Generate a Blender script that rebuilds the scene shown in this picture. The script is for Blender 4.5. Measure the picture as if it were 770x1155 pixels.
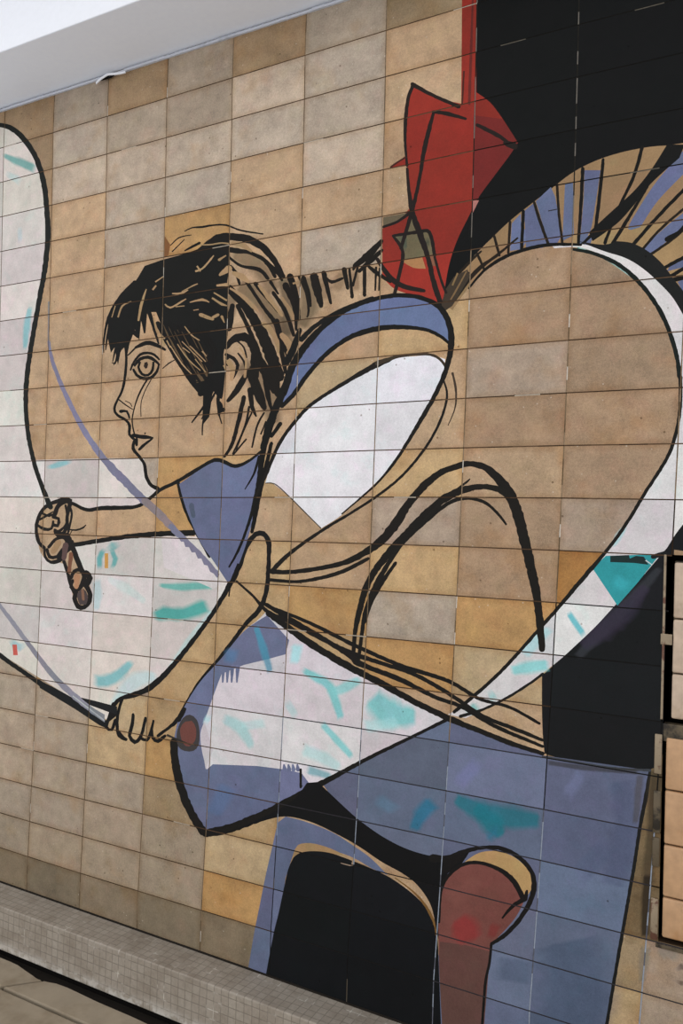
import bpy, bmesh, math, random
from mathutils import Vector, Matrix
from mathutils.geometry import tessellate_polygon, delaunay_2d_cdt
for o in list(bpy.data.objects): bpy.data.objects.remove(o)
S_=bpy.context.scene; COL=S_.collection
random.seed(5)
Z0=2.6466                      # height of tile row line 0 above the floor
# ---------------- camera ----------------
RM=Matrix(((0.8805451407367745,0.47298923585254693,0.030355195477511473),(0.01857588276382293,0.02955625522798519,-0.999390496430921),(-0.4735981331301876,0.8805723198832235,0.017239424325631143)))
CP=Vector((2.3463468918846386,-1.843646809298464,-1.2782688432558913+Z0)); FPX=900.0
cd=bpy.data.cameras.new('camera'); cam=bpy.data.objects.new('camera',cd); COL.objects.link(cam); S_.camera=cam
cd.sensor_fit='HORIZONTAL'; cd.sensor_width=36; cd.lens=FPX/770*36; cd.clip_start=.02
mw=Matrix((RM[0],-RM[1],-RM[2])).transposed().to_4x4(); mw.translation=CP; cam.matrix_world=mw
# ---------------- light, exposure ----------------
wd=bpy.data.worlds.new('daylight'); S_.world=wd; wd.use_nodes=True
bg=wd.node_tree.nodes['Background']; bg.inputs[0].default_value=(.93,.96,1,1); bg.inputs[1].default_value=.96
sd=bpy.data.lights.new('soft_sun','SUN'); sd.energy=.75; sd.angle=math.radians(70); sd.color=(1,.97,.93)
so=bpy.data.objects.new('soft_sun',sd); COL.objects.link(so); so.location=(-1,-4,5)
so.rotation_euler=Vector((.35,1.0,-.55)).to_track_quat('-Z','Y').to_euler()
S_.view_settings.view_transform='Standard'; S_.view_settings.look='None'; S_.view_settings.exposure=0.12; S_.view_settings.gamma=1
S_.view_settings.use_curve_mapping=False
# ---------------- helpers ----------------
def lin(c):
    r=[]
    for v in c[:3]:
        v=v/255; r.append(v/12.92 if v<=.04045 else ((v+.055)/1.055)**2.4)
    return r
def on(px,py,axis=1,val=0.0):            # pixel -> point on a plane of the place
    d=RM.transposed()@Vector(((px-385)/FPX,(py-577.5)/FPX,1)); t=(val-CP[axis])/d[axis]; return CP+d*t
def tag(o,label=None,cat=None,group=None,kind=None):
    if label:o['label']=label
    if cat:o['category']=cat
    if group:o['group']=group
    if kind:o['kind']=kind
    return o
def empty(name,loc=(0,0,0)):
    o=bpy.data.objects.new(name,None); o.empty_display_size=.05; o.location=loc; COL.objects.link(o); return o
def mesh_ob(name,bm,mats,parent=None,smooth=False):
    me=bpy.data.meshes.new(name); bm.normal_update(); bm.to_mesh(me); bm.free()
    for m in (mats if isinstance(mats,(list,tuple)) else [mats]): me.materials.append(m)
    if smooth:
        for p in me.polygons:p.use_smooth=True
    o=bpy.data.objects.new(name,me); COL.objects.link(o)
    if parent:
        o.parent=parent; o.matrix_parent_inverse=Matrix.Translation(parent.location).inverted()
    return o
def box(bm,a,b,bev=0,seg=2):
    r=bmesh.ops.create_cube(bm,size=1); v=r['verts']
    for q in v: q.co=Vector([(a[i]+b[i])/2+q.co[i]*(b[i]-a[i]) for i in range(3)])
    if bev: bmesh.ops.bevel(bm,geom=list({e for q in v for e in q.link_edges}),offset=bev,segments=seg,profile=.5,affect='EDGES')
def prism(bm,pts,z0,z1,bev=0):           # outline in x,y raised from z0 to z1
    vb=[bm.verts.new((p[0],p[1],z0)) for p in pts]; vt=[bm.verts.new((p[0],p[1],z1)) for p in pts]
    n=len(pts); a=sum(pts[i][0]*pts[(i+1)%n][1]-pts[(i+1)%n][0]*pts[i][1] for i in range(n))
    top=vt if a>0 else vt[::-1]
    f=bm.faces.new(top); bm.faces.new((vb if a<0 else vb[::-1]))
    for i in range(n):
        q=[vb[i],vb[(i+1)%n],vt[(i+1)%n],vt[i]]; bm.faces.new(q if a>0 else q[::-1])
    if bev: bmesh.ops.bevel(bm,geom=list(f.edges),offset=bev,segments=2,profile=.5,affect='EDGES')
class NT:
    def __init__(s,name):
        s.m=bpy.data.materials.new(name); s.m.use_nodes=True; s.t=s.m.node_tree; s.b=s.t.nodes['Principled BSDF']
    def n(s,ty,**k):
        x=s.t.nodes.new(ty)
        for a,v in k.items(): setattr(x,a,v)
        return x
    def l(s,a,b): s.t.links.new(a,b)
    def val(s,sock,v):
        if hasattr(v,'is_output'): s.l(v,sock)
        else: sock.default_value=v
    def math(s,op,a,b=0.0,c=0.0,clamp=False):
        x=s.n('ShaderNodeMath',operation=op,use_clamp=clamp); s.val(x.inputs[0],a); s.val(x.inputs[1],b); s.val(x.inputs[2],c); return x.outputs[0]
    def noise(s,vec,scale,detail=3,rough=.55,w=None):
        x=s.n('ShaderNodeTexNoise'); 
        if w is not None: x.noise_dimensions='4D'; s.val(x.inputs['W'],w)
        x.inputs['Scale'].default_value=scale; x.inputs['Detail'].default_value=detail; x.inputs['Roughness'].default_value=rough
        if vec is not None: s.l(vec,x.inputs['Vector'])
        return x.outputs['Fac']
    def ramp(s,f,a,b,lo=0.0,hi=1.0):
        x=s.n('ShaderNodeMapRange',interpolation_type='SMOOTHSTEP'); s.val(x.inputs[0],f); s.val(x.inputs[1],a); s.val(x.inputs[2],b); s.val(x.inputs[3],lo); s.val(x.inputs[4],hi); return x.outputs[0]
    def mix(s,f,a,b,mode='MIX'):
        x=s.n('ShaderNodeMix',data_type='RGBA',blend_type=mode); s.val(x.inputs[0],f)
        for i,v in ((6,a),(7,b)):
            if hasattr(v,'is_output'): s.l(v,x.inputs[i])
            else: x.inputs[i].default_value=(*v,1)
        return x.outputs[2]
    def pos(s): return s.n('ShaderNodeNewGeometry').outputs['Position']
    def bump(s,h,strength=.3,dist=.002):
        x=s.n('ShaderNodeBump'); x.inputs['Strength'].default_value=strength; x.inputs['Distance'].default_value=dist; s.l(h,x.inputs['Height']); s.l(x.outputs[0],s.b.inputs['Normal'])
def tile_mat(name,bare,rough,spec):
    k=NT(name); at=k.n('ShaderNodeAttribute',attribute_name='tone'); ce=k.n('ShaderNodeAttribute',attribute_name='cell')
    sp=k.n('ShaderNodeSeparateXYZ'); k.l(ce.outputs['Vector'],sp.inputs[0]); u,v,rnd=sp.outputs
    p=k.pos(); w=k.math('MULTIPLY',rnd,37.0)
    col=at.outputs['Color']
    big=k.noise(p,7,4,.6,w); mid=k.noise(p,26,4,.65,w); fine=k.math('ADD',k.noise(p,170,3,.75),k.math('MULTIPLY_ADD',k.noise(p,520,1,.5),.9,-.45))
    amt=1.0 if bare else .55
    f=k.math('ADD',k.math('MULTIPLY_ADD',big,.8*amt,1-.4*amt),k.math('MULTIPLY_ADD',mid,.8*amt,-.4*amt))
    f=k.math('ADD',f,k.math('MULTIPLY_ADD',fine,.8*amt,-.4*amt))
    cb=k.n('ShaderNodeCombineColor'); 
    for i in range(3): k.l(f,cb.inputs[i])
    col=k.mix(1.0,col,cb.outputs[0],'MULTIPLY')
    if bare:
        st=k.ramp(k.noise(p,9,3,.6,k.math('ADD',w,11.0)),.5,.74,0,.55)
        col=k.mix(st,col,k.mix(1.0,col,(.90,.74,.55),'MULTIPLY'))
        # grime creeping from the joints
        e=k.math('MINIMUM',k.math('MINIMUM',u,k.math('SUBTRACT',1.0,u)),k.math('MULTIPLY',k.math('MINIMUM',v,k.math('SUBTRACT',1.0,v)),.5))
        e=k.math('ADD',e,k.math('MULTIPLY_ADD',k.noise(p,30,3),.09,-.045))
        col=k.mix(k.ramp(e,0.0,.075,.42,0),col,k.mix(1.0,col,(.72,.60,.45),'MULTIPLY'))
    tint=k.noise(p,17,3,.6,k.math('ADD',w,5.0)); ta=.5 if bare else .5
    col=k.mix(k.ramp(tint,.52,.68,0,ta),col,k.mix(1.0,col,(1.05,.95,.97) if bare else (1.12,1.0,1.08),'MULTIPLY'))
    col=k.mix(k.ramp(tint,.48,.32,0,ta),col,k.mix(1.0,col,(.96,1.0,.93) if bare else (.88,1.03,1.0),'MULTIPLY'))
    # grit, pits
    if bare:
     vl=k.n('ShaderNodeTexVoronoi'); vl.inputs['Scale'].default_value=95; k.l(p,vl.inputs['Vector']); sl=k.n('ShaderNodeSeparateColor'); k.l(vl.outputs['Color'],sl.inputs[0])
     chip=k.math('MULTIPLY',k.ramp(vl.outputs['Distance'],.1,.22,1,0),k.math('GREATER_THAN',sl.outputs[0],.955))
     col=k.mix(k.math('MULTIPLY',chip,.4),col,tuple(lin((214,204,190))))
    vo=k.n('ShaderNodeTexVoronoi'); vo.inputs['Scale'].default_value=42; k.l(p,vo.inputs['Vector'])
    sc=k.n('ShaderNodeSeparateColor'); k.l(vo.outputs['Color'],sc.inputs[0])
    pit=k.math('MULTIPLY',k.ramp(vo.outputs['Distance'],.07,.14,1,0),k.math('GREATER_THAN',sc.outputs[0],.86 if bare else .93))
    col=k.mix(k.math('MULTIPLY',pit,.75),col,k.mix(1.0,col,(.3,.25,.2),'MULTIPLY'))
    k.l(col,k.b.inputs['Base Color'])
    k.l(k.math('MULTIPLY_ADD',mid,.25,rough-.12),k.b.inputs['Roughness']); k.b.inputs['Specular IOR Level'].default_value=spec
    k.bump(k.math('SUBTRACT',k.math('MULTIPLY',fine,.4),pit),.25,.0015)
    return k.m
TILE_M=tile_mat('glazed_tile',True,.55,.2); PAINT_M=tile_mat('mural_paint',False,.6,.1)
def plain(name,c,rough=.6,var=.15,scale=20,spec=.4,metal=0,c2=None,sc2=8,lo=.5,hi=.7):
    k=NT(name); p=k.pos(); f=k.noise(p,scale,4,.6); g=k.math('MULTIPLY_ADD',f,2*var,1-var)
    cb=k.n('ShaderNodeCombineColor'); [k.l(g,cb.inputs[i]) for i in range(3)]
    base=k.n('ShaderNodeRGB').outputs[0]; base.default_value=(*lin(c),1)
    if c2: base=k.mix(k.ramp(k.noise(p,sc2,4,.65),lo,hi),base,tuple(lin(c2)))
    k.l(k.mix(1.0,base,cb.outputs[0],'MULTIPLY'),k.b.inputs['Base Color'])
    k.b.inputs['Roughness'].default_value=rough; k.b.inputs['Specular IOR Level'].default_value=spec; k.b.inputs['Metallic'].default_value=metal
    k.bump(f,.15,.002); return k.m
GROUT_M=plain('grout',(60,45,33),.9,.35,30,.1)
def joint_mat():
    k=NT('joint_filler'); a=k.n('ShaderNodeAttribute',attribute_name='tone'); g=k.math('MULTIPLY_ADD',k.noise(k.pos(),60,3,.7),1.0,.5)
    cb=k.n('ShaderNodeCombineColor'); [k.l(g,cb.inputs[i]) for i in range(3)]
    k.l(k.mix(1.0,a.outputs['Color'],cb.outputs[0],'MULTIPLY'),k.b.inputs['Base Color']); k.b.inputs['Roughness'].default_value=.9; k.b.inputs['Specular IOR Level'].default_value=.1
    return k.m
JOINT_M=joint_mat()
SIDE_M=plain('tile_edge',(46,37,29),.9,.2,30,.1)
WHITE_M=plain('white_plaster',(240,241,246),.85,.04,60,.2)
SOFFIT_M=plain('soffit_paint',(240,245,255),.85,.04,60,.2)
TRIM_M=plain('grey_trim',(196,198,206),.6,.06,30,.3,c2=(120,124,136),sc2=5,lo=.52,hi=.7)
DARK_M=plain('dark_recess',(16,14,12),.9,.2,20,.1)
FLOOR_M=plain('paver',(150,137,118),.85,.2,14,.25,c2=(132,118,98),sc2=6,lo=.45,hi=.7)
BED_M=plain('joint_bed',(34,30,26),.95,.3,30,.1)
RUST_M=plain('weathered_metal',(92,80,62),.6,.3,25,.4,.2,c2=(42,36,28),sc2=22,lo=.45,hi=.6)
PALE_M=plain('pale_metal',(142,126,104),.55,.2,40,.4,.2,c2=(96,64,50),sc2=30,lo=.52,hi=.62)
# ---------------- tile grid of the mural wall ----------------
CX=[-0.01618681970302021,0.0015699318582748365,0.0038219067981989318,0.00026511957697439493,-0.0001802378095044816,-0.00017379054361828716,2.919458004707636e-06,-2.6324319283419867e-05,-3.850825791741749e-07,4.3798389343227204e-07]
CZ=[-0.003126513241673728,-0.00029709246574139434,-0.0015342517967125659,0.0009140891667740569,-8.548101171339515e-05,-3.513947870985017e-05,-7.721735655024319e-05,7.224109501668608e-06,5.887892664926725e-07,7.44472143372006e-06]
TW,TH=.24,.12; CEIL=Z0+.136; LEDGE=Z0-2.5017; C0,C1,R0,R1=-5,13,-1,21
def G(c,r):                               # hand-laid tile corner (x,z)
    a=min(max(c,0),9.3); b=min(max(r,0),20)
    T=(1,a,b,a*a,a*b,b*b,a**3,a*a*b,a*b*b,b**3)
    x=c*TW+sum(p*q for p,q in zip(CX,T)); z=Z0-r*TH+sum(p*q for p,q in zip(CZ,T))
    if r==R0: z=CEIL
    if r==R1: z=LEDGE
    return (x,z)
PAL=[(175,158,140),(163,146,127),(176,147,116),(150,125,96),(172,135,88),(148,128,100),(133,118,98),(124,110,90),(152,137,118),(157,131,105),(176,147,108),(165,118,64),(163,143,124),(112,94,68),(176,152,118)]     # glaze tones
TM=[[3,3,1,3,1,3,1,5,3,3,3],
 [0,3,0,1,1,0,0,2,2,2,2],
 [0,3,0,0,0,0,0,2,9,9,9],
 [0,3,2,0,0,2,0,2,9,9,9],
 [0,2,2,0,4,2,2,2,9,9,9],
 [0,2,2,2,2,2,0,2,9,9,9],
 [0,2,2,2,2,2,2,2,9,9,9],
 [0,2,2,2,2,2,2,10,9,9,9],
 [0,2,2,2,2,2,14,2,12,9,9],
 [0,2,2,2,2,2,10,2,9,9,9],
 [0,2,2,0,4,10,2,10,2,9,9],
 [0,2,2,2,4,2,2,12,9,12,9],
 [0,2,2,2,2,10,2,10,9,11,11],
 [0,2,2,2,2,10,4,0,4,4,9],
 [0,2,2,2,10,10,10,4,14,13,13],
 [1,1,4,12,10,10,10,2,2,13,13],
 [1,1,1,14,10,10,10,2,5,13,13],
 [1,1,1,14,4,10,2,2,5,13,13],
 [1,1,1,1,5,10,2,2,13,13,13],
 [8,1,1,1,8,14,2,2,5,5,12],
 [8,8,8,8,8,4,10,2,5,14,12],
 [7,7,7,6,7,7,7,6,6,11,12]]
# row strings start at row -1, columns -1..9
def tone(c,r):
    i=min(max(r+1,0),len(TM)-1); ch=TM[i][min(max(c+1,0),10)]
    rr=random.Random(c*131+r*17+3); j=rr.uniform(-.035,.035); h=rr.uniform(-.008,.012)
    return lin([v*(1+j+k*h) for v,k in zip(PAL[ch],(1,0,-1))])
# ---------------- painting kit ----------------
def spline(s,closed,step=4.0):
    pts=[]
    for t in s.replace('- ','-').split():
        cor=t[0]=='*'; x,y=t.lstrip('*').split(','); pts.append((float(x),float(y),cor))
    n=len(pts); out=[]; par=[]
    rng=range(n) if closed else range(n-1)
    for i in rng:
        p1,p2=pts[i],pts[(i+1)%n]
        p0=pts[i-1] if (closed or i>0) else p1; p3=pts[(i+2)%n] if (closed or i+2<n) else p2
        if p1[2]: p0=p1
        if p2[2]: p3=p2
        d=math.hypot(p2[0]-p1[0],p2[1]-p1[1]); k=max(1,int(d/step)) if not(p1[2] and p2[2]) else 1
        for j in range(k):
            t=j/k
            f=lambda a,b,c,e:.5*(2*b+(c-a)*t+(2*a-5*b+4*c-e)*t*t+(3*b-a-3*c+e)*t**3)
            out.append((f(p0[0],p1[0],p2[0],p3[0]),f(p0[1],p1[1],p2[1],p3[1]))); par.append(i+t)
    if not closed: out.append(pts[-1][:2]); par.append(n-1)
    return out,par,n
ITEMS=[]                                  # (kind, part, colour, jitter, triangles[[(x,z,alpha)*3]])
def wall2(px,py):
    q=on(px,py); return (q.x,q.z)
PARTS=[]
class Part:
    def __init__(s,name,parent=None): s.name=name; s.parent=parent; s.level=1 if parent is None else parent.level+1; s.tris=[]; PARTS.append(s)
    def fill(s,d,col,jit=.04,add=0):
        p,_,_=spline(d,True); w=[wall2(*q) for q in p]
        tr=tessellate_polygon([[Vector((a,b,0)) for a,b in w]])
        ITEMS.append(('fill',s,col,jit,[[(w[i][0],w[i][1],1.0) for i in t] for t in tr]))
    def ribbon(s,d,ws,offs,alph,step,ragged):
        p,par,n=spline(d,False,step); m=len(p); rows=[]
        rr=random.Random(len(ITEMS))
        for i,(x,y) in enumerate(p):
            a=p[max(i-1,0)]; b=p[min(i+1,m-1)]; dx,dy=b[0]-a[0],b[1]-a[1]; L=math.hypot(dx,dy) or 1
            t=par[i]/(n-1)*(len(ws)-1); k=min(int(t),len(ws)-2) if len(ws)>1 else 0
            w=ws[k]+(ws[min(k+1,len(ws)-1)]-ws[k])*(t-k)
            row=[]
            for o,al in zip(offs,alph):
                h=w*.5*o*(1+rr.uniform(-ragged,ragged)); row.append((*wall2(x-dy/L*h,y+dx/L*h),al))
            rows.append(row)
        return rows,p
    def stroke(s,d,ws,col):
        ws=[max(w,.9) for w in ws]
        if max(col)<50: col=tuple(v*.72 for v in col)
        rows,p=s.ribbon(d,ws,(-1,1),(1,1),3.2,.12); tr=[]
        for a,b in zip(rows,rows[1:]): tr+= [[a[0],a[1],b[1]],[a[0],b[1],b[0]]]
        # rounded ends
        for q,w in ((p[0],ws[0]),(p[-1],ws[-1])):
            if w>2.5:
                c=[(*wall2(q[0]+math.cos(k*math.pi/4)*w*.48,q[1]+math.sin(k*math.pi/4)*w*.48),1.0) for k in range(8)]
                tr+=[[c[0],c[k],c[k+1]] for k in range(1,7)]
        ITEMS.append(('fill',s,col,.05,tr))
    def soft(s,d,ws,col,a):
        rows,_=s.ribbon(d,[w*1.35 for w in ws],(-1,-.45,.45,1),(0,a,a,0),6,.12)
        r0=[(x,z,0.0) for x,z,_ in rows[0]]; r1=[(x,z,0.0) for x,z,_ in rows[-1]]
        rows[0]=r0; rows[-1]=r1; tr=[]
        for A,B in zip(rows,rows[1:]):
            for k in range(3): tr+=[[A[k],A[k+1],B[k+1]],[A[k],B[k+1],B[k]]]
        ITEMS.append(('soft',s,col,0,tr))
def part(name,parent=None,soft=False):
    if parent is not None and parent.level>=2: return parent
    return Wash(name,parent) if soft else Part(name,parent)
class Wash:                               # every wash mark becomes a part of its own
    def __init__(s,name,parent): s.name=name; s.parent=parent
    def soft(s,d,ws,col,a): Part(s.name,s.parent).soft(d,ws,col,a)
# ---- painted shapes, traced on the wall (photo pixels, projected to the wall plane) ----
INK=(27,25,22); BRN=(46,37,28); WHT=(212,207,208); SLV=(219,217,220); BLU=(104,110,137); TEAL=(72,158,158)
TILE=None
# white ground inside the rope loop
P=part('white_ground')
P.fill('*-60,138 *-30,136 0,141 15,146 31,162 43,184 50,210 53,240 54,265 51,300 43,345 36,385 31,420 29,450 31,485 *38,519 *51,518.5 *112,517 *162,516.5 165,535 171,548 *182,556 *225,560 *262,655 255,667 240,690 217,723 190,756 168,776 150,785 *130,797 *121,812 *0,737 *-60,700',(204,195,188),jit=.06)
W=part('teal_wash',P,soft=True)
for path,w,col,a in [
 ('2,174 20,182 42,191',[3,9,10],(80,155,150),.8),('34,345 30,370 28,395',[4,8,4],(110,180,185),.75),('22,255 23,275',[5,5],(150,185,195),.4),
 ('52,528 66,524 82,520',[3,7,3],(120,180,185),.8),('5,195 25,205',[5,10],(160,195,195),.5),
 ('136,612 128,616 119,622',[4,10,4],TEAL,.7),('118,618 112,630 113,643',[5,7,5],TEAL,.85),('124,618 130,630 126,642',[5,6,4],TEAL,.8),('109,652 110,672 108,690',[8,10,5],(150,190,195),.55),
 ('178,660 205,662 240,660',[3,9,8],(70,165,155),.8),('172,697 185,692 200,693 215,690 236,682',[9,16,14,16,16],(72,160,152),.95),('120,652 140,662 165,680',[4,12,5],(180,205,200),.5),
 ('104,768 120,768 135,760 150,745',[14,14,12,5],(110,180,185),.85),('20,735 28,728',[8,8],(120,175,185),.7),('128,800 150,770 178,762',[10,20,8],(180,215,220),.6),('215,640 232,655 250,640',[3,6,3],(190,205,200),.3),
 ('190,755 215,720 240,688',[4,7,4],(170,210,210),.5)]:
    W.soft(path,w,col,a)
P.fill('*118,624 *122,624 *122,641 *118,641',(190,140,75)); W.soft('10,722 22,730 30,726',[6,10,4],(130,178,186),.7); W.soft('14,742 22,738',[4,6],(130,178,186),.6)
P.fill('*14,727 *19,727 *20,739 *15,739',(190,90,80))

# upper black ground
P=part('black_ground')
P.fill('*536,-110 *900,-140 *900,200 *770,163 *752,164 730,166 700,172 670,182 645,196 620,215 600,230 575,250 553,270 540,283 527,297 516,315 *506,336 *498,340 *490,330 500,300 *528,240 *533,200 *533,110',(13,14,14),jit=.1)
# lower black ground
P=part('dark_water')
P.fill('*900,520 *772,588 762,602 *752,618 745,626 720,655 695,681 672,706 650,727 630,745 *611,762 611,800 612,830 *614,850 640,858 680,867 *733,868 742,862 748,845 *750,812 *758,700 *760,620 *900,640',(23,24,26),jit=.1)
W=part('purple_wash',P,soft=True)
W.soft('650,742 690,700 720,668 745,640',[8,16,12,6],(62,64,70),.5)
W.soft('655,730 680,710 705,690 730,660',[10,24,22,8],(52,46,62),.7)
# blue ground at lower right
P=part('blue_ground')
P.fill('*500,809 530,820 560,835 *612,852 *733,869 728,900 722,930 716,970 710,1005 700,1062 690,1120 *680,1176 *640,1240 *480,1190 *498,1050 *500,985 *430,950 *375,900 *362,882',(96,103,124),jit=.1)
W=part('teal_wash',P,soft=True)
for path,w,col,a in [('512,900 540,914 575,922 610,926',[10,22,26,14],(34,108,122),.85),('535,908 556,930 566,945',[10,26,5],(34,112,126),.9),('466,938 474,920 490,903',[9,16,18],(46,108,136),.9),('550,935 560,948',[20,8],(45,110,135),.8),
 ('630,1015 640,1018',[14,14],(70,120,130),.5),('640,1060 650,1120 640,1170',[60,80,80],(72,86,108),.65),('660,960 680,980',[40,50],(84,95,120),.6),('585,1080 580,1110',[40,40],(78,90,112),.6),('520,865 535,880',[30,30],(118,120,165),.5),('640,880 655,890',[30,30],(118,124,160),.4),('700,880 705,940 690,1000',[26,26,26],(78,86,112),.5),('440,900 430,915',[26,20],(90,130,155),.4)]:
    W.soft(path,w,col,a)
O=part('outline',P)
O.stroke('733,869 728,900 722,930 716,970 710,1005 700,1062 690,1120 680,1180',[3,5,4,4,4,4,4,4],(38,38,36))
O.stroke('611,853 640,858 690,866 733,869',[2,2,2,3],(60,62,68))
# skirt frill at the top of the ring
P=part('frill')
P.fill('*500,342 *510,318 524,300 540,284 553,270 575,249 600,229 620,214 645,195 670,182 700,172 730,166 *752,164 *780,160 *830,180 *830,420 *770,350 760,336 745,318 725,301 705,290 680,282 650,276 620,277 590,283 565,292 545,306 530,322 *510,350',(146,117,85),jit=.08)
for s in ['*577,252 *587,241 *588,258 *601,260 *588,281 *575,283','*591,238 *603,228 617,275 *593,279','*604,227 *621,211 *626,222 632,268 *619,275','*637,207 *646,206 *647,265 *634,272','*659,192 *677,192 672,225 665,262 *654,270 *658,225','*772,168 *763,178 740,205 722,232 708,258 *722,256 742,226 *775,192','*776,236 *755,252 735,270 722,284 *735,286 752,272 *776,252','*776,285 755,300 *752,306 *776,300','*776,312 *764,318 *770,330','*655,262 *668,268 *664,280 *652,277']:
    part('blue_stripe',P).fill(s,(99,107,136),jit=.08)
O=part('outline',P)
for path,w in [('575,250 573,285',[3,3]),('590,238 588,280',[3.5,4]),('602,228 609,250 618,275',[3,3.5,3.5]),('628,208 630,240 634,274',[3,3,3]),('657,190 655,230 652,274',[4,4,3.5]),('680,180 676,220 671,262',[3.5,4,4]),('724,166 714,200 695,240 682,274',[4,4,3,4]),('690,276 706,250 730,210',[4,4,3]),('712,278 740,246 775,210',[4,4,4]),('722,284 745,258 775,232',[3,3,3]),('732,288 758,270 775,255',[3,3,3]),('742,306 760,296 776,288',[4,4,4]),('755,312 776,300',[4,4]),('758,316 775,312',[5,5]),
  ('668,264 660,272 652,279',[4,3,3]),('752,270 765,262 775,250',[6,4,3]),
  ('506,345 522,322 540,302 560,288 584,268',[3,3,3,3,2]),('512,340 530,315 545,300 563,287',[2,3,3,2]),('500,335 515,312 530,295 543,283',[3,3,3,2]),('538,286 546,304',[3,3]),('557,266 563,288',[3,3]),('618,238 628,236',[1,1]),
  ('498,345 512,322 528,308',[6,5,3])]:
    O.stroke(path,w,BRN if w[0]<=3 else INK)
O.fill('*496,336 *512,312 *527,304 *530,312 522,325 *510,345 *500,352',(62,52,42))
O.stroke('516,308 510,322',[2,2],(130,105,70)); O.stroke('526,306 514,328 508,338',[1.5,2,1.5],(120,95,65))
BG2=part('black_band',P)
BG2.fill('*752,163 *772,163 *766,178 735,206 714,232 698,250 *680,264 *668,272 *664,262 690,238 716,214 735,190',(19,19,18))
# ring: tan disc, white crescent and its outlines
P=part('ring')
P.fill('*620,279 650,280 680,289 705,303 728,326 745,350 757,378 764,402 768,425 768,455 765,480 757,508 745,530 730,553 715,578 700,601 685,621 668,641 650,662 630,686 612,706 590,731 565,758 540,781 *515,800 *520,640 *528,330 545,306 565,293 590,284',TILE)
C=part('crescent',P)
C.fill('*622,277 640,275 660,276 680,282 705,290 725,302 745,320 760,337 *772,355 800,400 812,440 810,500 795,550 *772,589 762,602 *752,618 745,626 720,655 695,681 672,706 650,727 630,745 600,768 575,785 *525,810 *505,806 520,797 540,780 565,757 590,730 612,705 630,685 650,661 668,640 685,620 700,600 715,577 730,552 745,529 757,507 765,480 769,455 769,425 764,400 756,376 744,349 727,325 704,302 680,288 652,279 *625,280',WHT,jit=.05)
C.fill('*683,627 *744,625 *734,638 *719,657 *696,683 *668,641',(48,142,146))
W=part('teal_wash',C,soft=True)
for path,w,col,a in [('640,690 650,705 660,718',[6,7,7],(90,180,190),.9),('575,757 600,752 620,750',[10,14,12],(120,200,200),.8),('590,740 606,722 622,708',[12,12,8],(150,205,210),.6),('550,778 560,792',[6,10],(150,195,195),.8),('525,805 540,795',[10,10],(110,180,175),.8),('690,618 697,606 706,592',[4,8,4],(150,200,200),.7),('650,279 680,290 712,312',[2,3,2],(140,195,190),.7),('705,650 695,665',[18,14],(60,165,175),.6),('640,735 630,740',[6,8],(110,190,200),.6)]:
    W.soft(path,w,col,a)
O=part('outline',P)
O.stroke('528,326 545,306 565,292 590,282 620,276 655,276',[2,3,4,4,4,3],INK)
O.stroke('645,281 670,286 698,299 722,320 742,347 755,375 763,402 766,425',[3,4,5,5,5,5,5,5],(30,38,34))
O.stroke('767,425 767,455 764,480 756,508 744,530 729,553 714,578 699,601 684,621 667,641 649,662 629,686 611,706 589,731 564,758 539,781 512,803',[5,4,4,4,4,4,4,4,4,5,5,4,4,4,4,4,4],(36,34,30))
O.fill('*652,272 680,276 *695,272 712,274 730,283 747,298 762,318 *776,335 *776,366 760,338 745,321 725,303 705,291 680,283',(27,28,27))
O.fill('*688,627 *709,626 *710,630 *717,627 *726,628 *731,637 *715,635 *688,634',(28,45,45)); O.stroke('728,632 735,637',[1.5,1],(190,205,205))
O.stroke('736,628 750,624',[5,5],(36,40,42))
O.stroke('519,808 545,800 575,785 600,769 612,760',[4,3,3,3,3],(40,38,34))
# red kite-shaped jug
P=part('kite')
P.fill('*521,-20 *537,-60 *537,104 553,116 *566,133 *584,161 574,176 556,200 540,222 528,245 515,272 506,300 *500,335 *497,342 *470,334 445,326 *431,312 *431,258 *450,248 *461,236 461,210 *459,187 *440,190 446,184 *457,176 456,150 457,125 *465,94 *497,112 *520,117',(140,46,36),jit=.07)
P.fill('*534,130 *566,134 *584,161 574,176 556,200 540,222 *533,240',(114,40,37))
P.fill('*533,226 *540,226 *533,240',(165,110,100))
S=part('star',P)
S.fill('*463,236 *470,262 *484,262 *490,288 *454,293 *452,280 *443,266 *458,265',(110,100,74))
S.fill('*432,245 *459,240 *448,250 *432,256',(105,92,72))
S.fill('*452,294 *476,290 *480,303 466,302',(165,120,80))
S.fill('*483,288 *488,287 *492,300 *488,300',(130,85,65))
W=part('shade_wash',S,soft=True)
W.soft('446,268 456,270 455,285',[6,6,6],(70,80,68),.8); W.soft('478,268 482,280',[9,9],(60,66,54),.8)
O=part('outline',P)
for path,w in [('459,187 457,165 457,140 460,112 466,95',[3,3,4,4,4]),('465,95 485,106 505,115 517,120',[5,4,4,5]),('489,126 484,145 478,170 474,195 469,220 464,240 452,280',[3,5,5,4,4,5,4]),('459,190 461,215 465,240 474,265 483,292 488,315 496,340',[3,4,6,7,5,6,6]),('488,126 503,128 525,134',[3,5,3]),('538,141 560,152 572,160',[4,5,3]),('443,266 470,262 484,262 490,288',[3,4,4,4]),('443,266 454,284 450,310 444,335',[3,4,4,4]),('425,292 440,313 455,323 478,328',[4,6,6,4]),('432,256 448,250 462,240',[3,3,4]),('490,290 497,315 503,330',[3,3,3]),('523,80 521,118',[2,2]),('440,189 448,183 458,177',[2,2,2]),('570,161 580,165',[6,8])]:
    O.stroke(path,w,(48,38,34) if w[0]>=3 else (70,34,28))
O.stroke('533,0 531,60 529,117',[2,3,3],(100,40,35))

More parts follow.
